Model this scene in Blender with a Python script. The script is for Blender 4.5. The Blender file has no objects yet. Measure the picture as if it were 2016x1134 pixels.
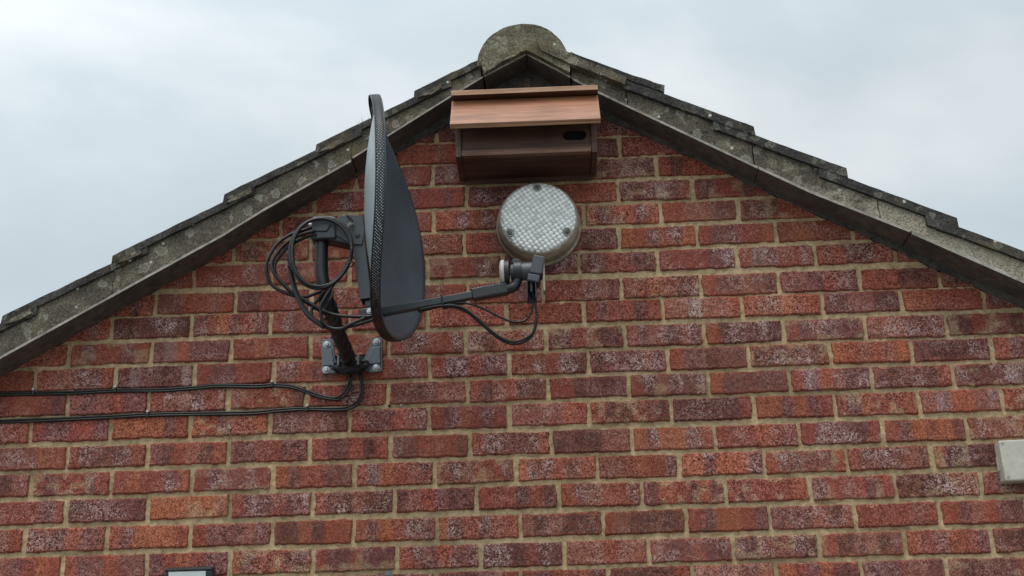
import bpy, bmesh, math, random
import numpy as np
from mathutils import Vector, Matrix, noise

random.seed(7); RNG = np.random.RandomState(11)
S = bpy.context.scene
COL = S.collection

# ------------------------------------------------------------------ camera
cd = bpy.data.cameras.new("camera"); cam = bpy.data.objects.new("camera", cd); COL.objects.link(cam)
cd.sensor_width = 36; cd.lens = 45.872; cd.clip_start = 0.05; cd.clip_end = 5000
cam.matrix_world = Matrix(((0.99896582, 0.03550459, 0.02840265, -0.222411),
                           (0.03916947, -0.35481679, -0.93411498, -3.512012),
                           (-0.02308763, 0.93426146, -0.35584054, -0.466608),
                           (0, 0, 0, 1)))
S.camera = cam

# ------------------------------------------------------------------ light
SUN_EL, SUN_AZ = math.radians(67), math.radians(208)     # azimuth measured clockwise from +Y
w = bpy.data.worlds.new("World"); S.world = w; w.use_nodes = True
nt = w.node_tree; nt.nodes.clear()
def N(t, kind, **kw):
    n = t.nodes.new(kind)
    for k, v in kw.items():
        if k.startswith('i_'):
            n.inputs[k[2:].replace('_', ' ')].default_value = v
        else: setattr(n, k, v)
    return n
sky = N(nt, 'ShaderNodeTexSky', sky_type='NISHITA', sun_disc=False, sun_elevation=SUN_EL, sun_rotation=SUN_AZ,
        air_density=1.0, dust_density=3.0, ozone_density=1.0)
tc = N(nt, 'ShaderNodeTexCoord')
mp = N(nt, 'ShaderNodeMapping'); mp.inputs['Scale'].default_value = (1.0, 1.0, 1.9); mp.inputs['Location'].default_value = (0.35, 0.1, 0.42)
cn = N(nt, 'ShaderNodeTexNoise', i_Scale=2.1, i_Detail=5.0, i_Roughness=0.5, i_Distortion=0.35)
cn2 = N(nt, 'ShaderNodeTexNoise', i_Scale=5.5, i_Detail=6.0, i_Roughness=0.55)
cr = N(nt, 'ShaderNodeValToRGB')
e = cr.color_ramp.elements
e[0].position = 0.30; e[0].color = (5.05, 6.1, 6.65, 1)
e[1].position = 0.70; e[1].color = (9.0, 9.4, 9.6, 1)
m_ = e.new(0.5); m_.color = (6.45, 7.25, 7.75, 1)
mixn = N(nt, 'ShaderNodeMath', operation='MULTIPLY_ADD'); mixn.inputs[1].default_value = 0.22
mx = N(nt, 'ShaderNodeMixRGB'); mx.inputs[0].default_value = 0.93
bg = N(nt, 'ShaderNodeBackground', i_Strength=0.10)
ow = N(nt, 'ShaderNodeOutputWorld')
L = nt.links.new
L(tc.outputs['Generated'], mp.inputs[0]); L(mp.outputs[0], cn.inputs['Vector']); L(mp.outputs[0], cn2.inputs['Vector'])
sub = N(nt, 'ShaderNodeMath', operation='SUBTRACT'); sub.inputs[1].default_value = 0.11
L(cn.outputs['Fac'], sub.inputs[0])
L(cn2.outputs['Fac'], mixn.inputs[0]); L(sub.outputs[0], mixn.inputs[2]); L(mixn.outputs[0], cr.inputs[0])
L(sky.outputs[0], mx.inputs[1]); L(cr.outputs[0], mx.inputs[2]); dt = N(nt, 'ShaderNodeVectorMath', operation='DOT_PRODUCT'); dt.inputs[1].default_value = (math.sin(SUN_AZ) * math.cos(SUN_EL), math.cos(SUN_AZ) * math.cos(SUN_EL), math.sin(SUN_EL))
L(tc.outputs['Generated'], dt.inputs[0])
mr = N(nt, 'ShaderNodeMapRange'); mr.inputs[1].default_value = 0.1; mr.inputs[2].default_value = 1.0; mr.inputs[3].default_value = 0.84; mr.inputs[4].default_value = 1.9
L(dt.outputs['Value'], mr.inputs[0])
gl = N(nt, 'ShaderNodeVectorMath', operation='SCALE'); L(mx.outputs[0], gl.inputs[0]); L(mr.outputs[0], gl.inputs['Scale'])
L(gl.outputs[0], bg.inputs[0]); L(bg.outputs[0], ow.inputs[0])
sd = bpy.data.lights.new("sun", 'SUN'); sd.energy = 1.5; sd.angle = math.radians(26); sd.color = (1.0, 0.97, 0.93)
sun = bpy.data.objects.new("sun", sd); COL.objects.link(sun)
sdir = Vector((math.sin(SUN_AZ) * math.cos(SUN_EL), math.cos(SUN_AZ) * math.cos(SUN_EL), math.sin(SUN_EL)))
sun.location = sdir * 30; sun.rotation_euler = sdir.to_track_quat('Z', 'Y').to_euler()
S.view_settings.view_transform = 'Standard'; S.view_settings.look = 'None'
S.view_settings.gamma = 1; S.view_settings.use_curve_mapping = False; S.view_settings.exposure = 0.22

# ------------------------------------------------------------------ helpers
def thing(name, label, cat, loc=(0, 0, 0), group=None):
    o = bpy.data.objects.new(name, None); COL.objects.link(o); o.location = loc
    o.empty_display_size = 0.05
    o['label'] = label; o['category'] = cat
    if group: o['group'] = group
    return o
def tag(o, label=None, cat=None, group=None, kind=None):
    if label: o['label'] = label
    if cat: o['category'] = cat
    if group: o['group'] = group
    if kind: o['kind'] = kind
    return o
def link(name, me, mats, parent=None):
    o = bpy.data.objects.new(name, me); COL.objects.link(o)
    for m in (mats if isinstance(mats, (list, tuple)) else [mats]): me.materials.append(m)
    if parent:
        o.parent = parent
        # geometry is written in world space: cancel the parents' offsets
        off = Vector(); p = parent
        while p: off += p.location; p = p.parent
        o.location = -off
    return o
def obj(name, bm, mats, parent=None, bevel=0, smooth=False, seg=2):
    bmesh.ops.recalc_face_normals(bm, faces=bm.faces)
    me = bpy.data.meshes.new(name); bm.to_mesh(me); bm.free()
    if smooth:
        for p in me.polygons: p.use_smooth = True
    o = link(name, me, mats, parent)
    if bevel:
        b = o.modifiers.new('bevel', 'BEVEL'); b.width = bevel; b.segments = seg; b.limit_method = 'ANGLE'; b.angle_limit = math.radians(35)
        if smooth: b.harden_normals = True
    return o
def BM(): return bmesh.new()
def box(bm, a, b, rot=None, mi=0):
    """axis box from corner a to b; rot = (Matrix, pivot)"""
    r = bmesh.ops.create_cube(bm, size=1.0)['verts']
    c = [(a[i] + b[i]) / 2 for i in range(3)]; s = [abs(b[i] - a[i]) for i in range(3)]
    for v in r:
        p = Vector((v.co.x * s[0] + c[0], v.co.y * s[1] + c[1], v.co.z * s[2] + c[2]))
        if rot: p = rot[0] @ (p - Vector(rot[1])) + Vector(rot[1])
        v.co = p
    return r
def orient_box(bm, c, ax, ay, az, s):
    r = bmesh.ops.create_cube(bm, size=1.0)['verts']
    ax, ay, az = Vector(ax).normalized(), Vector(ay).normalized(), Vector(az).normalized()
    for v in r: v.co = Vector(c) + ax * v.co.x * s[0] + ay * v.co.y * s[1] + az * v.co.z * s[2]
    return r
def prism(bm, poly, y0, y1):
    """polygon in XZ extruded between y0 and y1"""
    a = [bm.verts.new((x, y0, z)) for x, z in poly]; b = [bm.verts.new((x, y1, z)) for x, z in poly]
    n = len(poly)
    bm.faces.new(a); bm.faces.new(b[::-1])
    for i in range(n): bm.faces.new((a[i], b[i], b[(i + 1) % n], a[(i + 1) % n]))
def catmull(pts, n=10):
    P = [Vector(p) for p in pts]; out = []
    P = [P[0] * 2 - P[1]] + P + [P[-1] * 2 - P[-2]]
    for i in range(1, len(P) - 2):
        for k in range(n):
            t = k / n; a, b, c, d = P[i - 1], P[i], P[i + 1], P[i + 2]
            out.append(0.5 * ((2 * b) + (c - a) * t + (2 * a - 5 * b + 4 * c - d) * t * t + (-a + 3 * b - 3 * c + d) * t ** 3))
    out.append(P[-2]); return out
def tube(bm, pts, r, seg=10, cap=True, closed=False):
    """r: number or list"""
    P = [Vector(p) for p in pts]; n = len(P); rings = []
    up = None
    for i, p in enumerate(P):
        if closed: t = (P[(i + 1) % n] - P[i - 1]).normalized()
        else: t = (P[min(i + 1, n - 1)] - P[max(i - 1, 0)]).normalized()
        if up is None:
            up = t.orthogonal().normalized()
        up = (up - t * up.dot(t)).normalized(); s = t.cross(up)
        rr = r[i] if isinstance(r, (list, tuple)) else r
        rings.append([bm.verts.new(p + (up * math.cos(2 * math.pi * k / seg) + s * math.sin(2 * math.pi * k / seg)) * rr) for k in range(seg)])
    m = n if closed else n - 1
    for i in range(m):
        A, B = rings[i], rings[(i + 1) % n]
        sh = 0
        if closed and i == n - 1:      # match twist at the seam
            sh = min(range(seg), key=lambda q: (A[0].co - B[q].co).length)
        for k in range(seg):
            bm.faces.new((A[k], A[(k + 1) % seg], B[(k + 1 + sh) % seg], B[(k + sh) % seg]))
    if cap and not closed:
        bm.faces.new(rings[0][::-1]); bm.faces.new(rings[-1])
def lathe(bm, o, axis, prof, seg=48):
    """prof: list of (distance along axis, radius)"""
    o = Vector(o); a = Vector(axis).normalized(); u = a.orthogonal().normalized(); v = a.cross(u); R = []
    for d, r in prof:
        if r < 1e-6: R.append([bm.verts.new(o + a * d)])
        else: R.append([bm.verts.new(o + a * d + (u * math.cos(2 * math.pi * k / seg) + v * math.sin(2 * math.pi * k / seg)) * r) for k in range(seg)])
    for A, B in zip(R, R[1:]):
        for k in range(seg):
            q = (k + 1) % seg
            if len(A) == 1 and len(B) == 1: continue
            if len(A) == 1: bm.faces.new((A[0], B[q], B[k]))
            elif len(B) == 1: bm.faces.new((A[k], A[q], B[0]))
            else: bm.faces.new((A[k], A[q], B[q], B[k]))

# ------------------------------------------------------------------ materials
def mat(name):
    m = bpy.data.materials.new(name); m.use_nodes = True; t = m.node_tree
    b = t.nodes['Principled BSDF']; return m, t, b
def ramp(t, fac, stops):
    r = N(t, 'ShaderNodeValToRGB'); el = r.color_ramp.elements
    while len(el) > 1: el.remove(el[-1])
    el[0].position = stops[0][0]; el[0].color = tuple(stops[0][1]) + (1,) if len(stops[0][1]) == 3 else stops[0][1]
    for p, c in stops[1:]:
        q = el.new(p); q.color = tuple(c) + (1,)
    t.links.new(fac, r.inputs[0]); return r.outputs[0]
def noise_(t, vec, scale, detail=4, rough=0.55, dist=0):
    n = N(t, 'ShaderNodeTexNoise', i_Scale=scale, i_Detail=detail, i_Roughness=rough, i_Distortion=dist)
    t.links.new(vec, n.inputs['Vector']); return n.outputs['Fac']
def vor(t, vec, scale, feature='F1', rnd=1.0, out='Distance', dim='3D'):
    n = N(t, 'ShaderNodeTexVoronoi', feature=feature, voronoi_dimensions=dim, i_Scale=scale, i_Randomness=rnd)
    t.links.new(vec, n.inputs['Vector']); return n.outputs[out]
def mixc(t, fac, a, b, mode='MIX'):
    n = N(t, 'ShaderNodeMixRGB', blend_type=mode)
    for i, x in ((0, fac), (1, a), (2, b)):
        if hasattr(x, 'links'): t.links.new(x, n.inputs[i])
        elif isinstance(x, (int, float)): n.inputs[i].default_value = x
        else: n.inputs[i].default_value = tuple(x) + (1,)
    return n.outputs[0]
def math_(t, op, a, b=None, c=None):
    n = N(t, 'ShaderNodeMath', operation=op)
    for i, x in enumerate((a, b, c)):
        if x is None: continue
        if hasattr(x, 'links'): t.links.new(x, n.inputs[i])
        else: n.inputs[i].default_value = x
    return n.outputs[0]
def bump(t, b, h, strength, dist=0.002):
    n = N(t, 'ShaderNodeBump', i_Strength=strength, i_Distance=dist)
    t.links.new(h, n.inputs['Height']); t.links.new(n.outputs[0], b.inputs['Normal'])
def coords(t, which='Object'):
    return N(t, 'ShaderNodeTexCoord').outputs[which]

def mapped(t, vec, scale=(1, 1, 1), rot=(0, 0, 0)):
    n = N(t, 'ShaderNodeMapping'); n.inputs['Scale'].default_value = scale; n.inputs['Rotation'].default_value = rot
    t.links.new(vec, n.inputs[0]); return n.outputs[0]

# brick: base tint comes from the mesh (firing colours), wormy drag-wire texture from noise
def m_brick():
    m, t, b = mat('brick'); P = coords(t)
    at = N(t, 'ShaderNodeVertexColor', layer_name='tint')
    worm = noise_(t, P, 118, 2.2, 0.55, 1.9)
    worm2 = noise_(t, mapped(t, P, (1, 1, 1.15)), 250, 2, 0.6, 0.8)
    w_ = math_(t, 'MULTIPLY_ADD', worm2, 0.5, math_(t, 'MULTIPLY', worm, 0.6))
    big = noise_(t, P, 14, 3, 0.6)
    cri = N(t, 'ShaderNodeAttribute', attribute_name='crinkle').outputs['Fac']
    c = mixc(t, cri, at.outputs['Color'], ramp(t, w_, [(0.40, (0.10, 0.08, 0.10)), (0.52, (0.92, 0.90, 0.90)), (0.64, (2.2, 2.35, 2.35))]), 'MULTIPLY')
    # pale salt bloom standing on the ridges of the texture, more where the brick is burnt (alpha of the tint)
    blo = ramp(t, worm, [(0.49, (0, 0, 0)), (0.60, (1, 1, 1))])
    patch = ramp(t, big, [(0.42, (0.10,) * 3), (0.58, (1.0,) * 3)])
    f = math_(t, 'MULTIPLY', math_(t, 'MULTIPLY', blo, patch), at.outputs['Alpha'])
    c = mixc(t, f, c, (0.43, 0.315, 0.29))
    t.links.new(c, b.inputs['Base Color'])
    b.inputs['Roughness'].default_value = 0.85; b.inputs['Specular IOR Level'].default_value = 0.25
    bump(t, b, w_, 0.9, 0.0035)
    return m
def m_mortar():
    m, t, b = mat('mortar'); P = coords(t)
    n1 = noise_(t, P, 60, 5, 0.65); n2 = noise_(t, P, 420, 3, 0.7); n3 = noise_(t, P, 5, 4, 0.6)
    c = ramp(t, n1, [(0.30, (0.27, 0.185, 0.098)), (0.5, (0.45, 0.325, 0.182)), (0.7, (0.58, 0.44, 0.27))])
    c = mixc(t, 1.0, c, ramp(t, n2, [(0.3, (0.68,) * 3), (0.6, (1.08,) * 3)]), 'MULTIPLY')
    # algae-green grime in patches of the beds
    c = mixc(t, ramp(t, n3, [(0.52, (0, 0, 0)), (0.68, (0.6,) * 3)]), c, (0.17, 0.135, 0.075))
    c = mixc(t, ramp(t, noise_(t, mapped(t, P, (5, 5, 16)), 1.6, 5, 0.7), [(0.60, (0, 0, 0)), (0.72, (0.75,) * 3)]), c, (0.075, 0.065, 0.035))
    t.links.new(c, b.inputs['Base Color']); b.inputs['Roughness'].default_value = 0.95
    bump(t, b, math_(t, 'ADD', n1, math_(t, 'MULTIPLY', n2, 0.5)), 0.8, 0.004)
    return m
def m_concrete(name, dark, mid, light, lich=0.6, pale=None):
    m, t, b = mat(name); P = coords(t)
    n1 = noise_(t, P, 11, 6, 0.65, 0.3); n2 = noise_(t, P, 170, 4, 0.75); n3 = noise_(t, P, 38, 4, 0.6, 0.5)
    c = ramp(t, n1, [(0.33, dark), (0.52, mid), (0.70, light)])
    if pale:     # newer, cleaner mortar towards the right-hand eaves
        sx = N(t, 'ShaderNodeSeparateXYZ'); t.links.new(P, sx.inputs[0])
        g = math_(t, 'ADD', sx.outputs[0], math_(t, 'MULTIPLY', math_(t, 'SUBTRACT', n1, 0.5), 1.1))
        c = mixc(t, ramp(t, g, [(0.50, (0, 0, 0)), (0.66, (1, 1, 1))]), c, pale)
    c = mixc(t, 1.0, c, ramp(t, n2, [(0.34, (0.38,) * 3), (0.5, (0.95,) * 3), (0.68, (1.65,) * 3)]), 'MULTIPLY')
    # lichen rosettes
    d = math_(t, 'ADD', vor(t, P, 25), math_(t, 'MULTIPLY', math_(t, 'SUBTRACT', n3, 0.5), 1.1))
    cell = vor(t, P, 25, out='Color')
    sep = N(t, 'ShaderNodeSeparateColor'); t.links.new(cell, sep.inputs[0])
    pick = math_(t, 'GREATER_THAN', sep.outputs[0], 0.50)
    ring = ramp(t, d, [(0.0, (0.55,) * 3), (0.2, (0.35,) * 3), (0.30, (1.0,) * 3), (0.36, (0, 0, 0))])
    f = math_(t, 'MULTIPLY', math_(t, 'MULTIPLY', ring, pick), lich)
    c = mixc(t, f, c, mixc(t, sep.outputs[1], (0.30, 0.30, 0.20), (0.36, 0.34, 0.30)))
    # ochre algae
    c = mixc(t, ramp(t, noise_(t, mapped(t, P, (1, 1, 1)), 7.3, 5, 0.7), [(0.55, (0, 0, 0)), (0.72, (0.5,) * 3)]), c, (0.17, 0.13, 0.06))
    # small white lichen dots
    dd = vor(t, P, 34); c2 = vor(t, P, 34, out='Color'); s2 = N(t, 'ShaderNodeSeparateColor'); t.links.new(c2, s2.inputs[0])
    f2 = math_(t, 'MULTIPLY', math_(t, 'LESS_THAN', math_(t, 'ADD', dd, math_(t, 'MULTIPLY', math_(t, 'SUBTRACT', n2, 0.5), 0.25)), 0.16), math_(t, 'GREATER_THAN', s2.outputs[0], 0.84))
    c = mixc(t, f2, c, (0.46, 0.46, 0.40))
    t.links.new(c, b.inputs['Base Color']); b.inputs['Roughness'].default_value = 0.95
    b.inputs['Specular IOR Level'].default_value = 0.2
    bump(t, b, math_(t, 'ADD', math_(t, 'MULTIPLY', n2, 0.45), n3), 1.0, 0.006)
    return m
def m_plain(name, col, rough=0.5, metal=0.0, var=0.25, scale=60, bstr=0.15, spec=0.5, dirt=None):
    m, t, b = mat(name); P = coords(t)
    n = noise_(t, P, scale, 4, 0.6); n2 = noise_(t, P, scale * 0.17, 3, 0.6)
    lo = tuple(c * (1 - var) for c in col); hi = tuple(c * (1 + var) for c in col)
    c = ramp(t, n, [(0.32, lo), (0.68, hi)])
    if dirt: c = mixc(t, ramp(t, n2, [(0.45, (0, 0, 0)), (0.7, (0.7,) * 3)]), c, dirt)
    t.links.new(c, b.inputs['Base Color'])
    rr = ramp(t, n2, [(0.3, (rough * 0.8,) * 3), (0.7, (min(1, rough * 1.25),) * 3)]); t.links.new(rr, b.inputs['Roughness'])
    b.inputs['Metallic'].default_value = metal; b.inputs['Specular IOR Level'].default_value = spec
    if bstr: bump(t, b, n, bstr, 0.001)
    return m
def m_wood(name, a, bcol, scale=1.0, rough=0.55, axis='x', ply=False):
    m, t, b = mat(name); P = coords(t)
    if ply: v = mapped(t, P, (2, 90, 330)); g = noise_(t, v, 1.0, 3, 0.5)
    else: v = mapped(t, P, (2.2 * scale, 40 * scale, 40 * scale)); g = noise_(t, v, 1.6, 6, 0.62, 0.6)
    n2 = noise_(t, P, 6, 3, 0.5); n3 = noise_(t, mapped(t, P, (10, 200, 200)), 2.0, 3, 0.6)
    c = ramp(t, g, [(0.32, a), (0.68, bcol)])
    c = mixc(t, 1.0, c, ramp(t, n2, [(0.3, (0.72, 0.70, 0.70)), (0.7, (1.12, 1.14, 1.16))]), 'MULTIPLY')
    c = mixc(t, 0.35, c, mixc(t, 1.0, c, ramp(t, n3, [(0.35, (0.45,) * 3), (0.65, (1.3,) * 3)]), 'MULTIPLY'))
    t.links.new(c, b.inputs['Base Color']); b.inputs['Roughness'].default_value = rough
    bump(t, b, g, 0.25, 0.0015); return m
def m_dish(name, col, alpha, lo=0.55, hi=1.3):
    m, t, b = mat(name)
    uv = N(t, 'ShaderNodeUVMap', uv_map='UVMap').outputs[0]
    v = mapped(t, uv, (1 / 0.0056, 1 / 0.0056, 1), (0, 0, math.radians(45)))
    d = vor(t, v, 1.0, rnd=0.0, dim='2D')
    P = coords(t); n = noise_(t, P, 9, 4, 0.6)
    base = ramp(t, n, [(0.3, tuple(c * 0.8 for c in col)), (0.7, tuple(c * 1.2 for c in col))])
    hole = math_(t, 'LESS_THAN', d, 0.27)
    if alpha:
        t.links.new(base, b.inputs['Base Color'])
        t.links.new(math_(t, 'SUBTRACT', 1.0, hole), b.inputs['Alpha'])
    else:
        sx = N(t, 'ShaderNodeSeparateXYZ'); t.links.new(uv, sx.inputs[0])
        rib = math_(t, 'SINE', math_(t, 'MULTIPLY', sx.outputs[1], 2 * math.pi / 0.0076))
        c = mixc(t, math_(t, 'MULTIPLY', hole, 0.5), base, (0.012, 0.013, 0.015))
        c = mixc(t, 1.0, c, ramp(t, math_(t, 'MULTIPLY_ADD', rib, 0.5, 0.5), [(0.0, (lo,) * 3), (1.0, (hi,) * 3)]), 'MULTIPLY')
        t.links.new(c, b.inputs['Base Color'])
        bump(t, b, rib, 0.5, 0.0012)
    b.inputs['Roughness'].default_value = 0.5 if alpha else 0.36; b.inputs['Specular IOR Level'].default_value = 0.3 if alpha else 0.8
    return m
def m_lens():
    m, t, b = mat('prismatic_glass'); P = coords(t)
    r = mapped(t, P, (1, 1, 1), (0, math.radians(33), 0))
    sx = N(t, 'ShaderNodeSeparateXYZ'); t.links.new(r, sx.inputs[0])
    k = math.pi / 0.0125
    a = math_(t, 'SINE', math_(t, 'MULTIPLY', sx.outputs[0], k)); c = math_(t, 'SINE', math_(t, 'MULTIPLY', sx.outputs[2], k))
    pr_ = math_(t, 'MULTIPLY', math_(t, 'ABSOLUTE', a), math_(t, 'ABSOLUTE', c))
    v2 = mapped(t, r, (1 / 0.0125, 0, 1 / 0.0125))
    cell = N(t, 'ShaderNodeTexWhiteNoise'); fl = N(t, 'ShaderNodeVectorMath', operation='FLOOR'); t.links.new(v2, fl.inputs[0]); t.links.new(fl.outputs[0], cell.inputs[0])
    nb = noise_(t, P, 14, 2, 0.5)
    # dark pips where the prism rows cross
    off = math_(t, 'MULTIPLY', cell.outputs['Value'], 0.5)
    pip = math_(t, 'LESS_THAN', math_(t, 'ADD', math_(t, 'ABSOLUTE', a), math_(t, 'ABSOLUTE', c)), math_(t, 'MULTIPLY_ADD', nb, 1.0, math_(t, 'MULTIPLY_ADD', cell.outputs['Value'], 0.75, -0.40)))
    base = ramp(t, pr_, [(0.0, (0.50, 0.51, 0.48)), (0.3, (0.74, 0.76, 0.73)), (1.0, (0.90, 0.92, 0.90))])
    base = mixc(t, 1.0, base, ramp(t, cell.outputs['Value'], [(0.0, (0.66,) * 3), (0.35, (0.96,) * 3), (1.0, (1.05,) * 3)]), 'MULTIPLY')
    base = mixc(t, pip, base, (0.05, 0.05, 0.045))
    base = mixc(t, 0.18, base, ramp(t, noise_(t, P, 40, 5, 0.6), [(0.3, (0.40, 0.39, 0.34)), (0.7, (0.8, 0.8, 0.77))]))
    t.links.new(base, b.inputs['Base Color'])
    b.inputs['Roughness'].default_value = 0.18; b.inputs['Coat Weight'].default_value = 0.4; b.inputs['Coat Roughness'].default_value = 0.08
    bump(t, b, pr_, 0.8, 0.003); return m

M = {}
M['brick'] = m_brick(); M['mortar'] = m_mortar()
M['verge'] = m_concrete('verge_mortar', (0.062, 0.052, 0.041), (0.120, 0.103, 0.078), (0.215, 0.185, 0.135), 0.65, pale=(0.29, 0.255, 0.195))
M['ridge'] = m_concrete('ridge_concrete', (0.075, 0.064, 0.043), (0.155, 0.138, 0.095), (0.26, 0.235, 0.17), 0.5)
M['tile'] = m_concrete('concrete_tile', (0.028, 0.026, 0.025), (0.050, 0.047, 0.043), (0.085, 0.08, 0.07), 0.35)
M['undercloak'] = m_plain('undercloak_board', (0.105, 0.085, 0.072), 0.9, var=0.3, scale=40, bstr=0.4, spec=0.2, dirt=(0.05, 0.045, 0.04))
M['boardedge'] = m_plain('board_edge', (0.30, 0.275, 0.235), 0.9, var=0.35, scale=60, bstr=0.4, spec=0.2, dirt=(0.13, 0.12, 0.10))
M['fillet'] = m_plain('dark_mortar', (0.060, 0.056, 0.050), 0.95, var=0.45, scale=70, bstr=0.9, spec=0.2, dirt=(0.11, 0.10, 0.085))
M['pole'] = m_plain('black_steel', (0.008, 0.008, 0.010), 0.45, var=0.3, bstr=0.2)
M['tape'] = m_plain('black_tape', (0.008, 0.008, 0.008), 0.6, var=0.3, scale=120, bstr=0.8)
M['grey'] = m_plain('grey_painted_steel', (0.032, 0.041, 0.049), 0.5, var=0.12, bstr=0.1, dirt=(0.036, 0.042, 0.048))
M['brkt'] = m_plain('grey_bracket_paint', (0.095, 0.115, 0.135), 0.5, var=0.12, bstr=0.1, dirt=(0.10, 0.115, 0.125))
M['arm'] = m_plain('arm_paint', (0.024, 0.030, 0.036), 0.5, var=0.12, bstr=0.08)
M['cable'] = m_plain('cable_sheath', (0.004, 0.004, 0.005), 0.42, var=0.2, bstr=0.05, spec=0.4)
M['plastic'] = m_plain('black_plastic', (0.012, 0.014, 0.017), 0.4, var=0.2, bstr=0.1)
M['lnbgrey'] = m_plain('feed_grey_plastic', (0.044, 0.050, 0.062), 0.5, var=0.12, bstr=0.1)
M['cap'] = m_plain('feed_cap_plastic', (0.50, 0.50, 0.47), 0.5, var=0.1, bstr=0.1, dirt=(0.38, 0.37, 0.33))
M['zinc'] = m_plain('zinc_bolt', (0.42, 0.44, 0.46), 0.38, metal=0.6, var=0.2, bstr=0.2)
M['clip'] = m_plain('clip_nail', (0.42, 0.42, 0.40), 0.5, var=0.2, bstr=0.1)
M['lens'] = m_lens()
M['bulk'] = m_plain('aged_plastic', (0.29, 0.245, 0.185), 0.6, var=0.3, scale=50, bstr=0.4, dirt=(0.09, 0.075, 0.055))
M['screw'] = m_plain('dirty_screw', (0.13, 0.13, 0.115), 0.5, metal=0.3, var=0.3, bstr=0.3)
M['boss'] = m_plain('screw_boss', (0.27, 0.28, 0.25), 0.3, var=0.3, bstr=0.3, dirt=(0.15, 0.15, 0.13))
M['jbox'] = m_plain('grey_pvc', (0.43, 0.405, 0.34), 0.55, var=0.10, scale=45, bstr=0.15, dirt=(0.33, 0.305, 0.25))
M['flood'] = m_plain('black_aluminium', (0.020, 0.021, 0.023), 0.45, var=0.2, bstr=0.1)
M['floodglass'] = m_plain('frosted_glass', (0.62, 0.67, 0.66), 0.25, var=0.05, bstr=0.05)
M['floodinner'] = m_plain('reflector', (0.24, 0.225, 0.25), 0.4, var=0.05, bstr=0.05)
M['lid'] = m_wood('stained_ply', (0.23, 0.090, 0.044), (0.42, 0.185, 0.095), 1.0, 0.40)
M['shadedwood'] = m_wood('shaded_ply', (0.052, 0.023, 0.014), (0.118, 0.054, 0.034), 1.0, 0.6)  # box body ply, shade below the lid put into a darker colour
M['ply'] = m_wood('ply_edge', (0.24, 0.11, 0.055), (0.58, 0.34, 0.20), 1.0, 0.6, ply=True)
M['plydark'] = m_wood('darker_ply_edge', (0.11, 0.048, 0.026), (0.27, 0.145, 0.09), 1.0, 0.6, ply=True)  # darker copy of the ply edge colour
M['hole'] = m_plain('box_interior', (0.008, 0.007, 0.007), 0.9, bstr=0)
M['eavewood'] = m_wood('old_brown_timber', (0.05, 0.033, 0.024), (0.10, 0.065, 0.05), 1.0, 0.8)
M['dish'] = m_dish('dish_mesh', (0.080, 0.112, 0.138), False); M['dishback_skylit'] = m_dish('dish_back_skylit_mesh', (0.30, 0.35, 0.37), False, 0.12, 1.7); M['dishrim'] = m_dish('dish_rim_mesh', (0.016, 0.018, 0.022), True)  # dish back: same paint as the face, sky light put into its colour
M['moss'] = m_plain('dry_moss', (0.16, 0.13, 0.09), 0.9, bstr=0)

def m_ground():
    m, t, b = mat('paving'); P = coords(t)
    c = ramp(t, noise_(t, P, 0.9, 5, 0.6), [(0.3, (0.13, 0.125, 0.115)), (0.7, (0.24, 0.23, 0.205))])
    br = N(t, 'ShaderNodeTexBrick'); br.inputs['Scale'].default_value = 1.0; br.inputs['Brick Width'].default_value = 0.6; br.inputs['Row Height'].default_value = 0.6
    br.inputs['Mortar Size'].default_value = 0.012; br.inputs['Color1'].default_value = (1, 1, 1, 1); br.inputs['Color2'].default_value = (0.85, 0.83, 0.8, 1); br.inputs['Mortar'].default_value = (0.4, 0.4, 0.38, 1)
    t.links.new(P, br.inputs['Vector']); c = mixc(t, 1.0, c, br.outputs['Color'], 'MULTIPLY')
    t.links.new(c, b.inputs['Base Color']); b.inputs['Roughness'].default_value = 0.9; return m
def m_sidewall():
    m, t, b = mat('side_brickwork'); P = mapped(t, coords(t), (1, 1, 1), (math.radians(90), 0, math.radians(90)))
    br = N(t, 'ShaderNodeTexBrick'); br.inputs['Scale'].default_value = 1.0; br.inputs['Brick Width'].default_value = 0.225; br.inputs['Row Height'].default_value = 0.075
    br.inputs['Mortar Size'].default_value = 0.005; br.inputs['Color1'].default_value = (0.26, 0.06, 0.04, 1); br.inputs['Color2'].default_value = (0.13, 0.05, 0.045, 1); br.inputs['Mortar'].default_value = (0.3, 0.25, 0.15, 1)
    t.links.new(P, br.inputs['Vector']); t.links.new(br.outputs['Color'], b.inputs['Base Color']); b.inputs['Roughness'].default_value = 0.9; return m

# ------------------------------------------------------------------ ground
GZ = -2.10
bm = BM(); v = [bm.verts.new((x, y, GZ)) for x, y in ((-900, -900), (900, -900), (900, 900), (-900, 900))]; bm.faces.new(v)
tag(obj('ground', bm, m_ground()), kind='structure')

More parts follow.
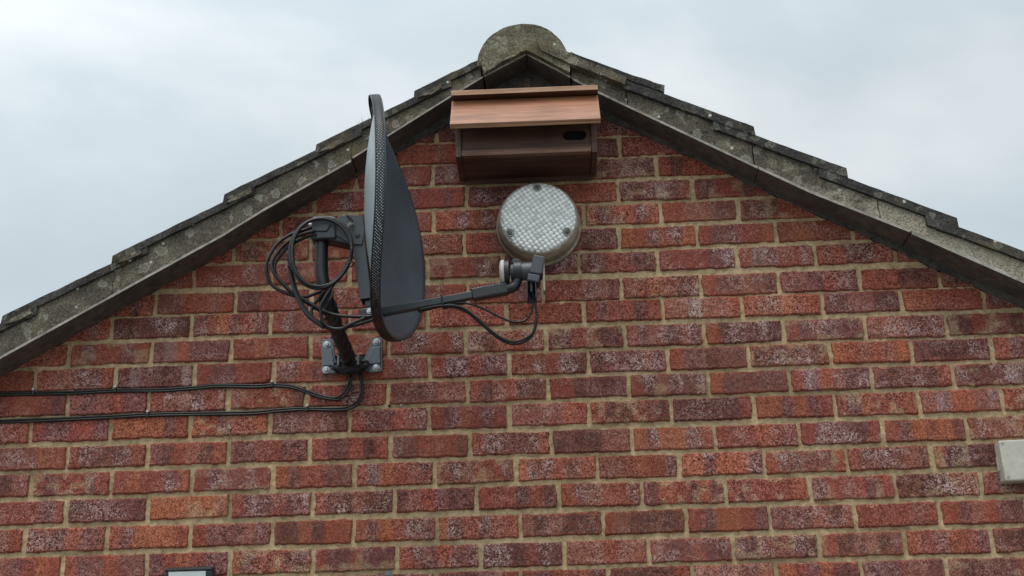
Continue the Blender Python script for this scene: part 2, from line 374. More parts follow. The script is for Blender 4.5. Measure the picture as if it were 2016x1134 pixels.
# ------------------------------------------------------------------ the gable: brickwork
house = thing('brick_house', 'red brick gable end of a house with a concrete tiled roof above it', 'house', (-0.27, 3.0, GZ))
APX, APZ = -0.267, 1.572
def roofz(x): return APZ - (0.583 * (APX - x) if x < APX else 0.569 * (x - APX))
ROWZ = {0: .0340, 1: .1083, 2: .1848, 3: .262, 4: .3372, 5: .413, 6: .492, 7: .5665, 8: .6401, 9: .7126, 10: .7893, 11: .8577, 12: .940, 13: 1.0141, 14: 1.0893, 15: 1.1633, 16: 1.2385, 17: 1.3094, 18: 1.380}
PERP = {
0: {-1: -.094, 1: .129, 3: .351, 5: .574, 7: .797},
1: {-14: -1.562, -12: -1.332, -10: -1.107, -8: -.881, -6: -.656, -4: -.43, -2: -.207, 0: .018, 2: .243, 4: .471, 6: .696, 8: .924},
2: {-15: -1.674, -13: -1.447, -11: -1.22, -9: -.996, -7: -.774, -5: -.548, -3: -.323, -1: -.1, 1: .122, 3: .347, 5: .574, 7: .799},
3: {-14: -1.567, -12: -1.341, -10: -1.114, -8: -.887, -6: -.664, -4: -.44, -2: -.215, 0: .01, 2: .235, 4: .462, 6: .69, 8: .919},
4: {-15: -1.673, -13: -1.448, -11: -1.224, -9: -.998, -7: -.775, -5: -.554, -3: -.331, -1: -.109, 1: .115, 3: .346, 5: .571, 7: .797},
5: {-14: -1.579, -12: -1.353, -10: -1.126, -8: -.901, -6: -.676, -4: -.456, -2: -.232, 0: -.009, 2: .218, 4: .448, 6: .675, 8: .901},
6: {-15: -1.69, -13: -1.465, -11: -1.239, -9: -1.014, -7: -.791, -5: -.569, -3: -.345, -1: -.124, 1: .103, 3: .331, 5: .554, 7: .784, 9: 1.01},
7: {-14: -1.592, -12: -1.363, -10: -1.136, -8: -.914, -6: -.684, -4: -.461, -2: -.236, 0: -.01, 2: .212, 4: .437, 6: .663, 8: .888},
8: {-15: -1.694, -13: -1.462, -11: -1.235, -9: -1.011, -5: -.567, -3: -.342, -1: -.12, 1: .103, 3: .33, 5: .557, 7: .784, 9: 1.006},
9: {-14: -1.603, -12: -1.366, -10: -1.137, -8: -.908, -6: -.684, -4: -.463, -2: -.236, 0: -.014, 2: .211, 4: .436, 6: .662, 8: .889},
10: {-13: -1.486, -11: -1.255, -9: -1.027, -7: -.798, -5: -.573, -3: -.348, -1: -.125, 1: .1, 3: .323, 5: .551, 7: .774, 9: 1.007},
11: {-12: -1.362, -10: -1.131, -4: -.457, -2: -.24, 0: -.015, 2: .211, 4: .435, 6: .664},
12: {-11: -1.257, -7: -.801, -5: -.573, -1: -.132, 1: .094, 3: .322},
13: {-10: -1.144, -8: -.916, -4: -.465, 0: -.014, 2: .213, 4: .441},
14: {-9: -1.008, -5: -.555, -1: -.112, 1: .113, 3: .339},
15: {-4: -.458, 0: -.009, 2: .211}, 16: {-5: -.557, 1: .11}, 17: {0: .004}, 18: {-5: -.545}}
# firing pattern of each brick, read left to right: o orange, r red, m mauve-pink, p purple-grey with bloom, d dark, w white bloom
TONE = {
0: (-1, 'dddddr mmpmpm orpodd pppmmp mdpppm'),
1: (-16, 'rmpror rpprpp prorpp rprrpp rpprpp rpprpp ppdrpp mmmrmm mppmpd pdmmpd rdpmdp ormorp pddpdd'),
2: (-17, 'mprpmr ppdrpp rpooor rpppmp ddrdrr rporpp oprprr mdmddd rmdddd rpoorp pppmdm rrrrmr rpmrpp'),
3: (-16, 'mrrrpr dppppd ooooom rpprpm rpdmdd dmrpdd rrrdrd rpmrrp pordop rmrrro prmrpr dddpmm rpdddd'),
4: (-17, 'mppddm rprrpr rorrpo rpmmmr oprrpp rwormp rpmrrp opprpr mmrorp oopoop rppppr rpppmp oddddd'),
5: (-16, 'mmmmoo rppppr pdrmdr pprrpp rddrdr pprrrp rppppr dpddmm opoopr rmrorm rpppdr rporop mmmmrm'),
6: (-17, 'ddrmrr rpprrp oooopr orprro pppmpd rddrmp rporpr mmmmor rddmpd dddddr oopopr rporro mwoomw rmmmmm'),
7: (-16, 'droorp mpmrpp rmmprm mrrrrd rmrprr dddpmm rdmrdd rrdpdp rpmppp oppppp rwomdp pddpdr pddpwd'),
8: (-17, 'rrrrrr rmmppr dwpddw rpprrr pprppr rrrppr rpprpp rrmrpd dpppmp rppdpp ddpppd ormrmo pdddpp opmmmr'),
9: (-16, 'rrrrrr rprrpr pwoppp rrorrr rmrrrr rpprrp pdmrpm pprmdd rpmdmd odpppd rpmppp mmmpdp ddrmmd'),
10: (-15, 'rprrpr ddpppd proprp rpmmrr rrrrrr orrrrr rrrrrr rprrdr mmwmmr rmmorr pdmmdd oorrrr dddddd'),
11: (-14, 'dpdrdr pprrmr pdrrmr rrmrrr ppmmrr rrrrpp rrrmmp rrorpp rppmpd mmprmp rrrddd'),
12: (-13, 'rrdrrr rrrrmm rprrrr rrrrrr rrrrpd ddmdpp dprrpd rrrrpp rwprrm rrddrr'),
13: (-12, 'rdrrrr rdrrdr rrrrrr mmrmmr rrmmdd rrdddd orprpo rpprro roorrr'),
14: (-11, 'rrdrrr rdrrrr rprrrr rrprpr rrrrrr rdrrpr rrmmpp dddrrr'),
15: (-8, 'rrdrrr pprrpr ppddrr rrrrrr pdpwpm ddrrdr'),
16: (-7, 'rprpmr pwdddd dddrrr ddpwpd rdrrrr'),
17: (-6, 'rrrmrr dddddd rppppd rrrrrr'), 18: (-7, 'dddddd dddddd dddddd dddddd')}
TC = {'o': (.262, .080, .040, .22), 'r': (.210, .054, .034, .34), 'm': (.205, .074, .053, .70), 'p': (.135, .050, .043, .95),
      'd': (.098, .036, .028, .50), 'w': (.19, .11, .10, 1.0)}
for k_ in TC: TC[k_] = tuple((.92 * a + .08 * b) * g for a, b, g in zip(TC[k_], (.185, .055, .036, .45), (.86, .81, .79, 1)))
tones = {}
for r, (c0, s) in TONE.items():
    for i, q in enumerate(s.split()): tones[(r, c0 + 2 * i)] = q
def vnoise(x, y, seed, freq):
    """smooth value noise on arrays"""
    rs = np.random.RandomState(seed); n = 64; G = rs.rand(n, n)
    x = x * freq; y = y * freq; xi = np.floor(x).astype(int); yi = np.floor(y).astype(int); fx = x - xi; fy = y - yi
    fx = fx * fx * (3 - 2 * fx); fy = fy * fy * (3 - 2 * fy)
    g = lambda a, b: G[a % n, b % n]
    return (g(xi, yi) * (1 - fx) + g(xi + 1, yi) * fx) * (1 - fy) + (g(xi, yi + 1) * (1 - fx) + g(xi + 1, yi + 1) * fx) * fy
VV, FF, CC, MI, KK = [], [], [], [], []; nv = 0
def add_brick(x0, x1, z0, z1, tone, dx, seed, clip=True):
    global nv
    nx = max(3, int((x1 - x0) / dx)); nz = max(4, int((z1 - z0) / dx))
    # parameter rows: two rings outside the face go back into the joint
    u = np.linspace(0, 1, nx + 1); v = np.linspace(0, 1, nz + 1)
    X, Z = np.meshgrid(x0 + u * (x1 - x0), z0 + v * (z1 - z0))
    rs = np.random.RandomState(seed)
    tilt = rs.uniform(-.0012, .0012); sk = rs.uniform(-.0012, .0012)
    # wavy outline
    ed = np.minimum(np.minimum(X - x0, x1 - X), np.minimum(Z - z0, z1 - Z))
    ox = (vnoise(X, Z, seed, 55) - .5) * .0055 + (vnoise(X, Z, seed + 3, 160) - .5) * .0035
    oz = (vnoise(X, Z, seed + 1, 55) - .5) * .0045 + (vnoise(X, Z, seed + 4, 160) - .5) * .0035
    kk = np.clip(1 - ed / .012, 0, 1)
    Xp = X + ox * kk + tilt * (Z - z0) / (z1 - z0); Zp = Z + oz * kk + sk * (2 * (X - x0) / (x1 - x0) - 1)
    # rounded corners: pull the corner verts in
    ax = np.minimum(X - x0, x1 - X); az = np.minimum(Z - z0, z1 - Z); rc = rs.uniform(.003, .008)
    q = np.clip(1 - np.hypot(np.clip(rc - ax, 0, None), np.clip(rc - az, 0, None)) / (rc * 1.41), 0, 1)
    prof = np.clip(ed / .0045, 0, 1); prof = np.sqrt(1 - (1 - prof) ** 2)
    proud = .0045 + rs.uniform(-.0012, .0018)
    rough = (vnoise(X, Z, seed + 5, 230) - .5) * .0012 + (vnoise(X, Z, seed + 6, 90) - .5) * .0012
    Y = -(prof * (proud + .0075) - .0065) - rough * prof
    Y = np.where((ax < .0001) | (az < .0001), .008, Y)
    # tint
    seg = len(tone); w_ = rs.uniform(.8, 1.25, seg); edges = np.cumsum(w_) / w_.sum()
    T = np.array([TC[c] for c in tone])
    uu = (X - x0) / (x1 - x0) + (vnoise(X, Z, seed + 7, 60) - .5) * .035
    C = T[0] * np.ones(X.shape + (1,))
    for q_ in range(seg - 1):       # soft steps between firing bands
        wd = rs.uniform(.01, .09); f_ = np.clip((uu - edges[q_]) / wd + .5, 0, 1)[..., None]
        C = C * (1 - f_) + T[q_ + 1] * f_
    vv = (Z - z0) / (z1 - z0)
    # burnt middle, redder arrises
    ring = np.clip(1.1 - np.minimum(ed / .013, 1) + (vnoise(X, Z, seed + 8, 80) - .5) * .8, 0, 1)
    ring = ring * rs.uniform(.45, 1.1)
    C = C * (1 - ring[..., None] * .75) + np.array([.215, .060, .036, .10]) * ring[..., None] * .75
    br = rs.uniform(.86, 1.14); hue = rs.uniform(-.06, .06)
    C = C * np.array([br * (1 + hue * .4), br * (1 + hue), br * (1 - hue), rs.uniform(.25, 1.5)])
    # knocked corners and arrises, and smears of mortar left on the face
    if rs.rand() < .5:
        for q_ in range(rs.randint(1, 3)):
            cx_ = rs.choice([x0, x1, rs.uniform(x0, x1)]); cz_ = rs.choice([z0, z1]); r_ = rs.uniform(.006, .015)
            d_ = np.hypot(X - cx_, (Z - cz_) * 1.4) / r_ + (vnoise(X, Z, seed + 9, 110) - .5) * .9
            f_ = np.clip((1.05 - d_) * 4, 0, 1); Y = np.where(Y < .005, Y + f_ * .0045, Y)
            C = C * (1 - f_[..., None] * .8) + np.array([.30, .125, .075, .1]) * f_[..., None] * .8
    if rs.rand() < .22:
        f_ = np.clip((vnoise(X, Z, seed + 12, 45) - .62 + .25 * np.clip(1 - ed / .012, 0, 1)) * 5, 0, 1)[..., None] * .38
        C = C * (1 - f_) + np.array([.31, .22, .13, .1]) * f_
    keep = np.ones(X.shape, bool)
    if clip: keep = Zp < np.where(Xp < APX, APZ - .583 * (APX - Xp), APZ - .569 * (Xp - APX)) + .03
    n0 = nv; VV.append(np.stack([Xp, Y, Zp], -1).reshape(-1, 3)); CC.append(np.clip(C, 0, 1).reshape(-1, 4)); nv += X.size; KK.append(np.full(X.size, rs.uniform(.35, 1.0)))
    w2 = nx + 1
    i, j = np.meshgrid(np.arange(nx), np.arange(nz)); a = (j * w2 + i).ravel(); kf = keep.ravel()
    F = np.stack([a, a + 1, a + 1 + w2, a + w2], 1); F = F[kf[F].all(1)]
    FF.append(F + n0); MI.append(np.zeros(len(F), int))
XL, XR = -2.95, 2.42
auto = 'rrprdr rpprpp dddpmr oorrpr rmmrrp pppdpp rrrrrr ddrrdd mmrmpp rporop'.split()
for r in range(-28, 19):
    zc = ROWZ.get(r, .034 + r * .0753)
    off = 0.0
    if r in PERP: off = float(np.mean([x - c * .1125 for c, x in PERP[r].items()]))
    sp = .1125
    par = (r + 1) % 2          # odd columns on even rows
    cols = [c for c in range(-26, 26) if (c % 2) == par]
    px = {c: PERP.get(r, {}).get(c, c * sp + off + RNG.uniform(-.002, .002)) for c in cols}
    for c in cols[:-1]:
        a, b_ = px[c] , px[c + 2]
        hj = RNG.uniform(.0034, .0056)
        a2, b2 = a + hj, b_ - RNG.uniform(.0034, .0056)
        a2 = max(a2, XL); b2 = min(b2, XR)
        if b2 - a2 < .02: continue
        zl = min(roofz(a2), roofz(b2)) ; zh = max(roofz(a2), roofz(b2), APZ if a2 < APX < b2 else -9)
        if zc - .035 > zh: continue
        t_ = tones.get((r, c)) or random.choice(auto)
        vis = (-2.0 < a2 < 1.25 and r >= -1)
        add_brick(a2, b2, zc - .0334 + RNG.uniform(-.0012, .0014), zc + .0334 + RNG.uniform(-.0014, .0012), t_, .0034 if vis else .02, 1000 + (r + 40) * 60 + c + 30)
# mortar sheet behind/between the bricks
def mortar(x0, x1, z0, z1, d):
    global nv
    nx = int((x1 - x0) / d); nz = int((z1 - z0) / d)
    X, Z = np.meshgrid(np.linspace(x0, x1, nx + 1), np.linspace(z0, z1, nz + 1))
    Y = (vnoise(X, Z, 5, 22) - .5) * .0055 + (vnoise(X, Z, 6, 120) - .5) * .0026 + .0018
    # weathered beds: pushed back in some courses
    zr = np.where(X < APX, APZ - .583 * (APX - X), APZ - .569 * (X - APX)) + .02
    keep = (Z < zr)
    n0 = nv; VV.append(np.stack([X, Y, Z], -1).reshape(-1, 3)); CC.append(np.tile([.3, .25, .15, 0], (X.size, 1))); nv += X.size; KK.append(np.zeros(X.size))
    w2 = nx + 1; i, j = np.meshgrid(np.arange(nx), np.arange(nz)); a = (j * w2 + i).ravel(); kf = keep.ravel()
    F = np.stack([a, a + 1, a + 1 + w2, a + w2], 1); F = F[kf[F].all(1)]
    FF.append(F + n0); MI.append(np.ones(len(F), int))
mortar(-2.0, 1.3, -.1, 1.62, .005)
mortar(XL, -2.0, GZ, 1.62, .03); mortar(1.3, XR, GZ, 1.62, .03); mortar(-2.0, 1.3, GZ, -.1, .03)
V = np.concatenate(VV); F = np.concatenate(FF); C = np.concatenate(CC); MM = np.concatenate(MI)
me = bpy.data.meshes.new('wall'); me.vertices.add(len(V)); me.vertices.foreach_set('co', V.ravel())
me.loops.add(F.size); me.loops.foreach_set('vertex_index', F.ravel().astype(np.int32)); me.polygons.add(len(F))
me.polygons.foreach_set('loop_start', (np.arange(len(F)) * 4).astype(np.int32)); me.polygons.foreach_set('loop_total', np.full(len(F), 4, np.int32))
me.polygons.foreach_set('material_index', MM.astype(np.int32)); me.polygons.foreach_set('use_smooth', np.ones(len(F), bool))
me.update(); me.validate()
ca = me.color_attributes.new('tint', 'FLOAT_COLOR', 'POINT'); ca.data.foreach_set('color', C.astype(np.float32).ravel())
ka = me.attributes.new('crinkle', 'FLOAT', 'POINT'); ka.data.foreach_set('value', np.concatenate(KK).astype(np.float32))
wall = link('wall', me, [M['brick'], M['mortar']], house)
# the house behind the gable: side and rear walls
bm = BM()
zl, zr_ = roofz(XL) - .02, roofz(XR) - .02
box(bm, (XL, .012, GZ), (XL + .1, 6.0, zl)); box(bm, (XR - .1, .012, GZ), (XR, 6.0, zr_))
prism(bm, [(XL + .11, GZ), (XR - .11, GZ), (XR - .11, zr_), (APX, APZ - .02), (XL + .11, zl)], 5.9, 5.99)
obj('side_wall', bm, m_sidewall(), house)

# ------------------------------------------------------------------ roof edge
def pl(pts, x):
    for (a, za), (b, zb) in zip(pts, pts[1:]):
        if a <= x <= b: return za + (zb - za) * (x - a) / (b - a)
    return pts[0][1] if x < pts[0][0] else pts[-1][1]
EDGE = [(-3.2, -.165), (-1.755, .682), (-1.409, .881), (-1.141, 1.034), (-1.057, 1.091), (-.787, 1.250), (-.500, 1.440), (-.396, 1.506), (-.265, 1.578),
        (-.058, 1.440), (.383, 1.177), (.538, 1.086), (.797, .957), (1.087, .796), (2.7, -.125)]
SIL = [(-3.0, .135), (-2.075, .640), (-2.07, .662), (-1.768, .771), (-1.765, .800), (-1.469, .947), (-1.466, .967), (-1.159, 1.118), (-1.156, 1.138), (-.894, 1.281), (-.891, 1.303), (-.606, 1.456), (-.603, 1.471), (-.42, 1.566)]
roof = BM()
# main covering, stepped courses on both slopes (seen only from elsewhere), 25 mm thick
LSTEP = [-3.25, -2.95, -2.66, -2.365, -2.07, -1.767, -1.468, -1.158, -.893, -.604, -.31]
RSTEP = [-.20, .134, .391, .642, .932, 1.215, 1.50, 1.785, 2.07, 2.355, 2.64]
def ltop(x):      # top surface of left slope at a course's lower end
    return .803 + (x + 1.767) * .575
def rtop(x):
    return 1.450 - (x - .137) * .572
def ltile(i, y0, y1, bm):
    x = LSTEP[i]; x2 = min(x + .40, -.30); z = ltop(x); s = .500; th = .024
    prism(bm, [(x, z - th), (x + .002, z), (x2, z + (x2 - x) * s), (x2, z + (x2 - x) * s - th)], y0, y1)
def rtile(i, y0, y1, bm):
    x = RSTEP[i]; x2 = max(x - .37, -.19); z = rtop(x); s = .470; th = .030
    prism(bm, [(x, z - th), (x - .002, z), (x2, z + (x - x2) * s), (x2, z + (x - x2) * s - th)], y0, y1)
for i in range(len(LSTEP)): ltile(i, .252, 6.1, roof)
for i in range(1, len(RSTEP)): rtile(i, .252, 6.1, roof)
R = obj('roof', roof, M['tile'], house)
def rough_up(o, amp, cell=.012, sub=True):
    """chisel irregular edges: subdivide long faces, then jitter with noise"""
    me = o.data; b = bmesh.new(); b.from_mesh(me)
    for it in range(7):
        es = [e for e in b.edges if e.calc_length() > cell * 2]
        if not es: break
        bmesh.ops.subdivide_edges(b, edges=es, cuts=1, use_grid_fill=True)
    bmesh.ops.triangulate(b, faces=b.faces)
    off = o.matrix_world.translation
    for v in b.verts:
        p = v.co; n = noise.noise_vector(p * 28) * .6 + noise.noise_vector(p * 75) * .4
        v.co = p + Vector((n.x, n.y * .6, n.z)) * amp
    b.to_mesh(me); b.free()
    return o
for i in range(2, len(LSTEP)):
    bm = BM(); ltile(i, -.103 + random.uniform(-.003, .003), .250, bm)
    rough_up(obj('roof_tile', bm, M['tile'], R), .0035, .014)
for i in range(1, len(RSTEP)):
    bm = BM(); rtile(i, -.106 + random.uniform(-.003, .003), .250, bm)
    rough_up(obj('roof_tile', bm, M['tile'], R), .002, .014)
# bedding mortar under the verge tiles
def strip(xa, xb, top, y0=-.093, y1=.11, n=None, lift=.008):
    n = n or max(3, int((xb - xa) / .03)); bm = BM()
    xs = [xa + (xb - xa) * k / n for k in range(n + 1)]
    poly = [(x, pl(EDGE, x) + lift) for x in xs] + [(x, top(x)) for x in xs[::-1]]
    prism(bm, poly, y0, y1); return bm
def ltopline(x):
    z = 0
    for i in range(len(LSTEP)):
        a = LSTEP[i]; b_ = LSTEP[i + 1] if i + 1 < len(LSTEP) else -.3
        if a <= x < b_: z = ltop(a) + (x - a) * .50 - .019
    return z
def rtopline(x):
    for i in range(1, len(RSTEP)):
        a = RSTEP[i - 1]; b_ = RSTEP[i]
        if a < x <= b_: return rtop(b_) + (b_ - x) * .47 - .026
    return rtop(RSTEP[0]) - .03
cuts = [-2.95, -2.2, -1.46, -.787, -.402]
for a, b_ in zip(cuts, cuts[1:]):
    rough_up(obj('verge_mortar', strip(a + .0008, b_ - .0008, ltopline), M['verge'], R), .006, .011)
rc = [-.135, .028, .382, .72, 1.10, 1.9, 2.5]
for a, b_ in zip(rc, rc[1:]):
    rough_up(obj('verge_mortar', strip(a + .0015, b_ - .0015, rtopline), M['verge'], R), .0055, .011)
# smears of mortar over the left tile ends
for i in range(4, 10):
    x = LSTEP[i]; z = ltop(x)
    bm = BM(); prism(bm, [(x + .012, z - .028), (x + .03, z - .012), (x + .08, z + .016), (x + .085, z + .002), (x + .05, z - .018)], -.109, -.09)
    rough_up(obj('verge_mortar', bm, M['verge'], R), .004, .010)
# undercloak boards: (x0, x1, dz, thickness)
for a, b_, dz, th, y0 in ((-3.2, -1.95, -.006, .008, -.103), (-1.947, -.787, -.006, .008, -.103), (-.783, -.398, .004, .006, -.098), (-.392, -.266, .002, .007, -.100),
                          (-.264, -.137, .002, .007, -.100), (-.131, .39, .0, .008, -.100), (.392, .795, -.002, .009, -.104), (.799, 1.7, -.007, .012, -.107), (1.703, 2.65, -.007, .012, -.107)):
    bm = BM(); n = max(2, int((b_ - a) / .06)); xs = [a + (b_ - a) * k / n for k in range(n + 1)]
    prism(bm, [(x, pl(EDGE, x) + dz) for x in xs] + [(x, pl(EDGE, x) + dz + th) for x in xs[::-1]], y0, .02)
    bm.faces.ensure_lookup_table(); bm.normal_update()
    o = obj('undercloak', bm, [M['undercloak'], M['boardedge']], R)
    for p in o.data.polygons:
        if abs(p.normal.y) > .9: p.material_index = 1
    me = o.data
# dark mortar run where the boards meet the brickwork
def fillet(xs, side):
    bm = BM(); poly = []
    lo = []; hi = []
    for i, x in enumerate(xs):
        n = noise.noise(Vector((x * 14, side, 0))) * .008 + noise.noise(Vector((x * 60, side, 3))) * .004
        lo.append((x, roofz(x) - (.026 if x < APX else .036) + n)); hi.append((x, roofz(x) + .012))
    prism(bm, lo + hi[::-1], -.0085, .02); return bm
xs = [-2.9 + k * .012 for k in range(int(2.632 / .012) + 2)]
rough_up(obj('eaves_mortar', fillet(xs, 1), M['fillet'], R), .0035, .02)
xs = [-.2672 + k * .012 for k in range(int(2.65 / .012))]
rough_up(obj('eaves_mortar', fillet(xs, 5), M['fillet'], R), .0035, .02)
# ridge: half-round tiles with a mortared end
RC = (-.277, 1.546); RR = .136
for k in range(13):
    bm = BM(); y0 = -.112 + k * .455; n = 22
    out = [(RC[0] + RR * math.cos(a), RC[1] + RR * math.sin(a)) for a in [math.radians(-2 + 184 * i / n) for i in range(n + 1)]]
    inn = [(RC[0] + (RR - .017) * math.cos(a), RC[1] + (RR - .017) * math.sin(a)) for a in [math.radians(182 - 184 * i / n) for i in range(n + 1)]]
    prism(bm, out + inn, y0, y0 + .452)
    o = obj('ridge_tile', bm, M['ridge'], R)
    if k == 0: rough_up(o, .004, .014)
bm = BM(); n = 22
arc = [(RC[0] + (RR - .005) * math.cos(a), RC[1] + (RR - .005) * math.sin(a)) for a in [math.radians(12 + 160 * i / n) for i in range(n + 1)]]
prism(bm, [(-.392, 1.515), (-.33, 1.550), (-.265, 1.588), (-.20, 1.545), (-.139, 1.503), (-.137, 1.54)] + arc, -.119, .05)
rough_up(obj('ridge_mortar', bm, M['ridge'], R), .007, .010)
bm = BM(); prism(bm, [(-.236, 1.618), (-.222, 1.578), (-.139, 1.530), (.02, 1.452), (.028, 1.474), (-.135, 1.560), (-.205, 1.600)], -.128, -.09)
rough_up(obj('verge_mortar', bm, M['verge'], R), .003, .012)
bm = BM(); prism(bm, [(-.139, 1.560), (.02, 1.484), (.137, 1.428), (.139, 1.452), (.02, 1.503), (-.135, 1.578)], -.110, .25)
rough_up(obj('roof_tile', bm, M['tile'], R), .003, .012)
# timber panel in the apex behind the nest box
bm = BM(); prism(bm, [(APX - .20, roofz(APX - .20) - .028), (APX + .20, roofz(APX + .20) - .028), (APX, APZ - .028)], -.014, -.009)
box(bm, (APX - .010, -.024, 1.40), (APX + .010, -.0145, APZ - .03))
obj('apex_panel', bm, M['eavewood'], R, bevel=.001)
# dry moss tufts along the tiles
bm = BM()
for k in range(110):
    c = random.choice([(.17, 1.412), (.19, 1.402), (.165, 1.414), (.24, 1.376), (.02, 1.505), (-.02, 1.523), (-.755, 1.385), (-.74, 1.392)])
    x = c[0] + random.gauss(0, .012); zz = c[1] - (x - c[0]) * (.45 if c[0] > -.3 else -.45) - .004
    y = random.uniform(-.095, .02); h = random.uniform(.008, .024); a = random.uniform(0, 6.28)
    tip = (x + math.cos(a) * h * .35, y + math.sin(a) * h * .3, zz + h)
    tube(bm, [(x, y, zz - .004), ((x + tip[0]) / 2, (y + tip[1]) / 2, zz + h * .55), tip], [.0007, .0005, .0003], 4)
tag(obj('moss', bm, M['moss'], R), kind='stuff')

# ------------------------------------------------------------------ satellite dish
dish = thing('satellite_dish', 'dark grey mesh satellite dish seen edge-on, on a black pole bracket', 'satellite dish', (-.791, 0, .655))
ap = Vector((-.696, -.36, .938)); az_, el_, ro_ = math.radians(2.3), math.radians(2.5), math.radians(6.3)
nn = Vector((math.cos(az_) * math.cos(el_), -math.sin(az_) * math.cos(el_), math.sin(el_)))
u0 = nn.cross(Vector((0, 0, 1))).normalized(); v0 = u0.cross(nn)
du = u0 * math.cos(ro_) + v0 * math.sin(ro_); dv = -u0 * math.sin(ro_) + v0 * math.cos(ro_)
HU, HV, AU, AV, EX = .325, .310, .984, .43, 2.2
def dpt(k, th, back=0.0, out=0.0):
    ct, st = math.cos(th), math.sin(th)
    eu = math.copysign(abs(ct) ** (2 / EX), ct); ev = math.copysign(abs(st) ** (2 / EX), st)
    U, W_ = (k * HU + out) * eu, (k * HV + out) * ev
    return ap + du * U + dv * W_ + nn * (AU * (k * HU * eu) ** 2 + AV * (k * HV * ev) ** 2 - back), U, W_
def dish_part(name, rings, uvf, m, thick):
    bm = BM(); uvl = bm.loops.layers.uv.new('UVMap'); NT = 160; R_ = []; info = {}
    for ring in rings:
        row = []
        for q in range(NT):
            p, uv = ring(q, 2 * math.pi * q / NT); v = bm.verts.new(p); info[v] = uv; row.append(v)
        R_.append(row)
    for A, B in zip(R_, R_[1:]):
        for q in range(NT):
            z = (q + 1) % NT; f = bm.faces.new((A[q], A[z], B[z], B[q]))
            for lp in f.loops:
                uu = info[lp.vert]
                if q == NT - 1 and uu[2] and lp.vert in (A[0], B[0]): uu = (uu[0] + uu[2], uu[1])
                lp[uvl].uv = (uu[0], uu[1])
    me = bpy.data.meshes.new(name); bm.to_mesh(me); bm.free()
    for p in me.polygons: p.use_smooth = True
    o = link(name, me, m, dish)
    s = o.modifiers.new('thickness', 'SOLIDIFY'); s.thickness = thick; s.offset = 0
    return o
DOFF = 1
rings = []
for i in range(1, 27):
    k = i / 26
    def f(q, th, k=k):
        p, U, W_ = dpt(k, th); return p, (U, W_, 0)
    rings.append(f)
refl = dish_part('reflector', rings, None, [M['dish'], M['dishback_skylit']], .0014)
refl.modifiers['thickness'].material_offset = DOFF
# close the pole of the bowl
per = 2 * math.pi * .32
rr = []
for back, out in ((0, .0006), (.003, .0030), (.009, .0036), (.016, .0036), (.024, .0036)):
    def f(q, th, back=back, out=out):
        p, U, W_ = dpt(1, th, back, out); return p, (per * q / 160, back, per)
    rr.append(f)
rim = dish_part('rim', rr, None, M['dishrim'], .0012)
bm = BM()
pts = [dpt(1, 2 * math.pi * q / 160, .024, .0030)[0] for q in range(160)]; tube(bm, pts, .0016, 6, closed=True)
pts = [dpt(1, 2 * math.pi * q / 160, .0005, .0018)[0] for q in range(160)]; tube(bm, pts, .0018, 6, closed=True)
obj('rim_bead', bm, M['arm'], rim, smooth=True)
bm = BM(); lathe(bm, ap - nn * .004, nn, [(0, .0001), (0, .04), (.006, .045), (.0075, .0001)], 24)
obj('mount_boss', bm, M['grey'], dish, bevel=.001)
# pole: swan neck
pole = BM()
PP = catmull([(-.791, -.012, .654), (-.7895, -.10, .658), (-.789, -.20, .664), (-.790, -.28, .674), (-.795, -.335, .702), (-.807, -.357, .75), (-.815, -.361, .80), (-.817, -.361, .86), (-.818, -.361, .925)], 8)
tube(pole, PP, .0175, 20)
po = obj('pole', pole, M['pole'], dish, smooth=True)
bm = BM()   # spiral of black tape round the lower pole
n = len(PP); tp = PP[: int(n * .62)]
for rep in range(3):
    pts = []
    for i, p in enumerate(tp):
        t_ = (PP[min(i + 1, n - 1)] - PP[max(i - 1, 0)]).normalized(); s = t_.orthogonal().normalized(); q = t_.cross(s); a = i * .42 + rep * 2.1
        pts.append(p + (s * math.cos(a) + q * math.sin(a)) * .0185)
    tube(bm, pts, .0042, 6)
obj('tape', bm, M['tape'], po, smooth=True)
# wall bracket
wb = BM()
prism(wb, [(-.876, .726), (-.873, .731), (-.846, .732), (-.843, .727), (-.834, .668), (-.816, .666), (-.76, .664), (-.752, .668), (-.729, .728), (-.724, .732), (-.706, .731), (-.702, .726), (-.700, .634), (-.704, .629), (-.734, .628), (-.762, .640), (-.818, .642), (-.836, .629), (-.867, .628), (-.871, .633)], -.0115, -.008)
o = obj('wall_bracket', wb, M['brkt'], dish, bevel=.001)
wb = BM()
prism(wb, [(-.870, .702), (-.844, .702), (-.838, .668), (-.843, .650), (-.868, .650)], -.0175, -.0116)
obj('pressing', wb, M['brkt'], o, bevel=.0025); wb = BM()
prism(wb, [(-.728, .702), (-.706, .704), (-.705, .652), (-.738, .650), (-.747, .660)], -.0175, -.0116)
obj('pressing', wb, M['brkt'], o, bevel=.0025)
wb = BM(); tube(wb, [(-.834, -.010, .650), (-.834, -.030, .652)], .008, 12); box(wb, (-.822, -.05, .640), (-.816, -.0085, .672)); obj('cheek', wb, M['brkt'], o, bevel=.001); wb = BM(); box(wb, (-.766, -.05, .640), (-.760, -.0085, .672))
obj('cheek', wb, M['brkt'], o, bevel=.001)
wb = BM(); tube(wb, [(-.835, -.035, .652), (-.748, -.035, .654)], .0055, 10); obj('pivot_bolt', wb, M['pole'], o, smooth=False)
for x, z in ((-.859, .715), (-.859, .640), (-.717, .717), (-.717, .641)):
    wb = BM(); lathe(wb, (x, -.0115, z), (0, -1, 0), [(0, .0105), (.002, .0105), (.0022, .0075), (.008, .0072), (.0095, .005), (.0098, 0)], 6 if 0 else 14)
    obj('bolt', wb, M['zinc'], o)
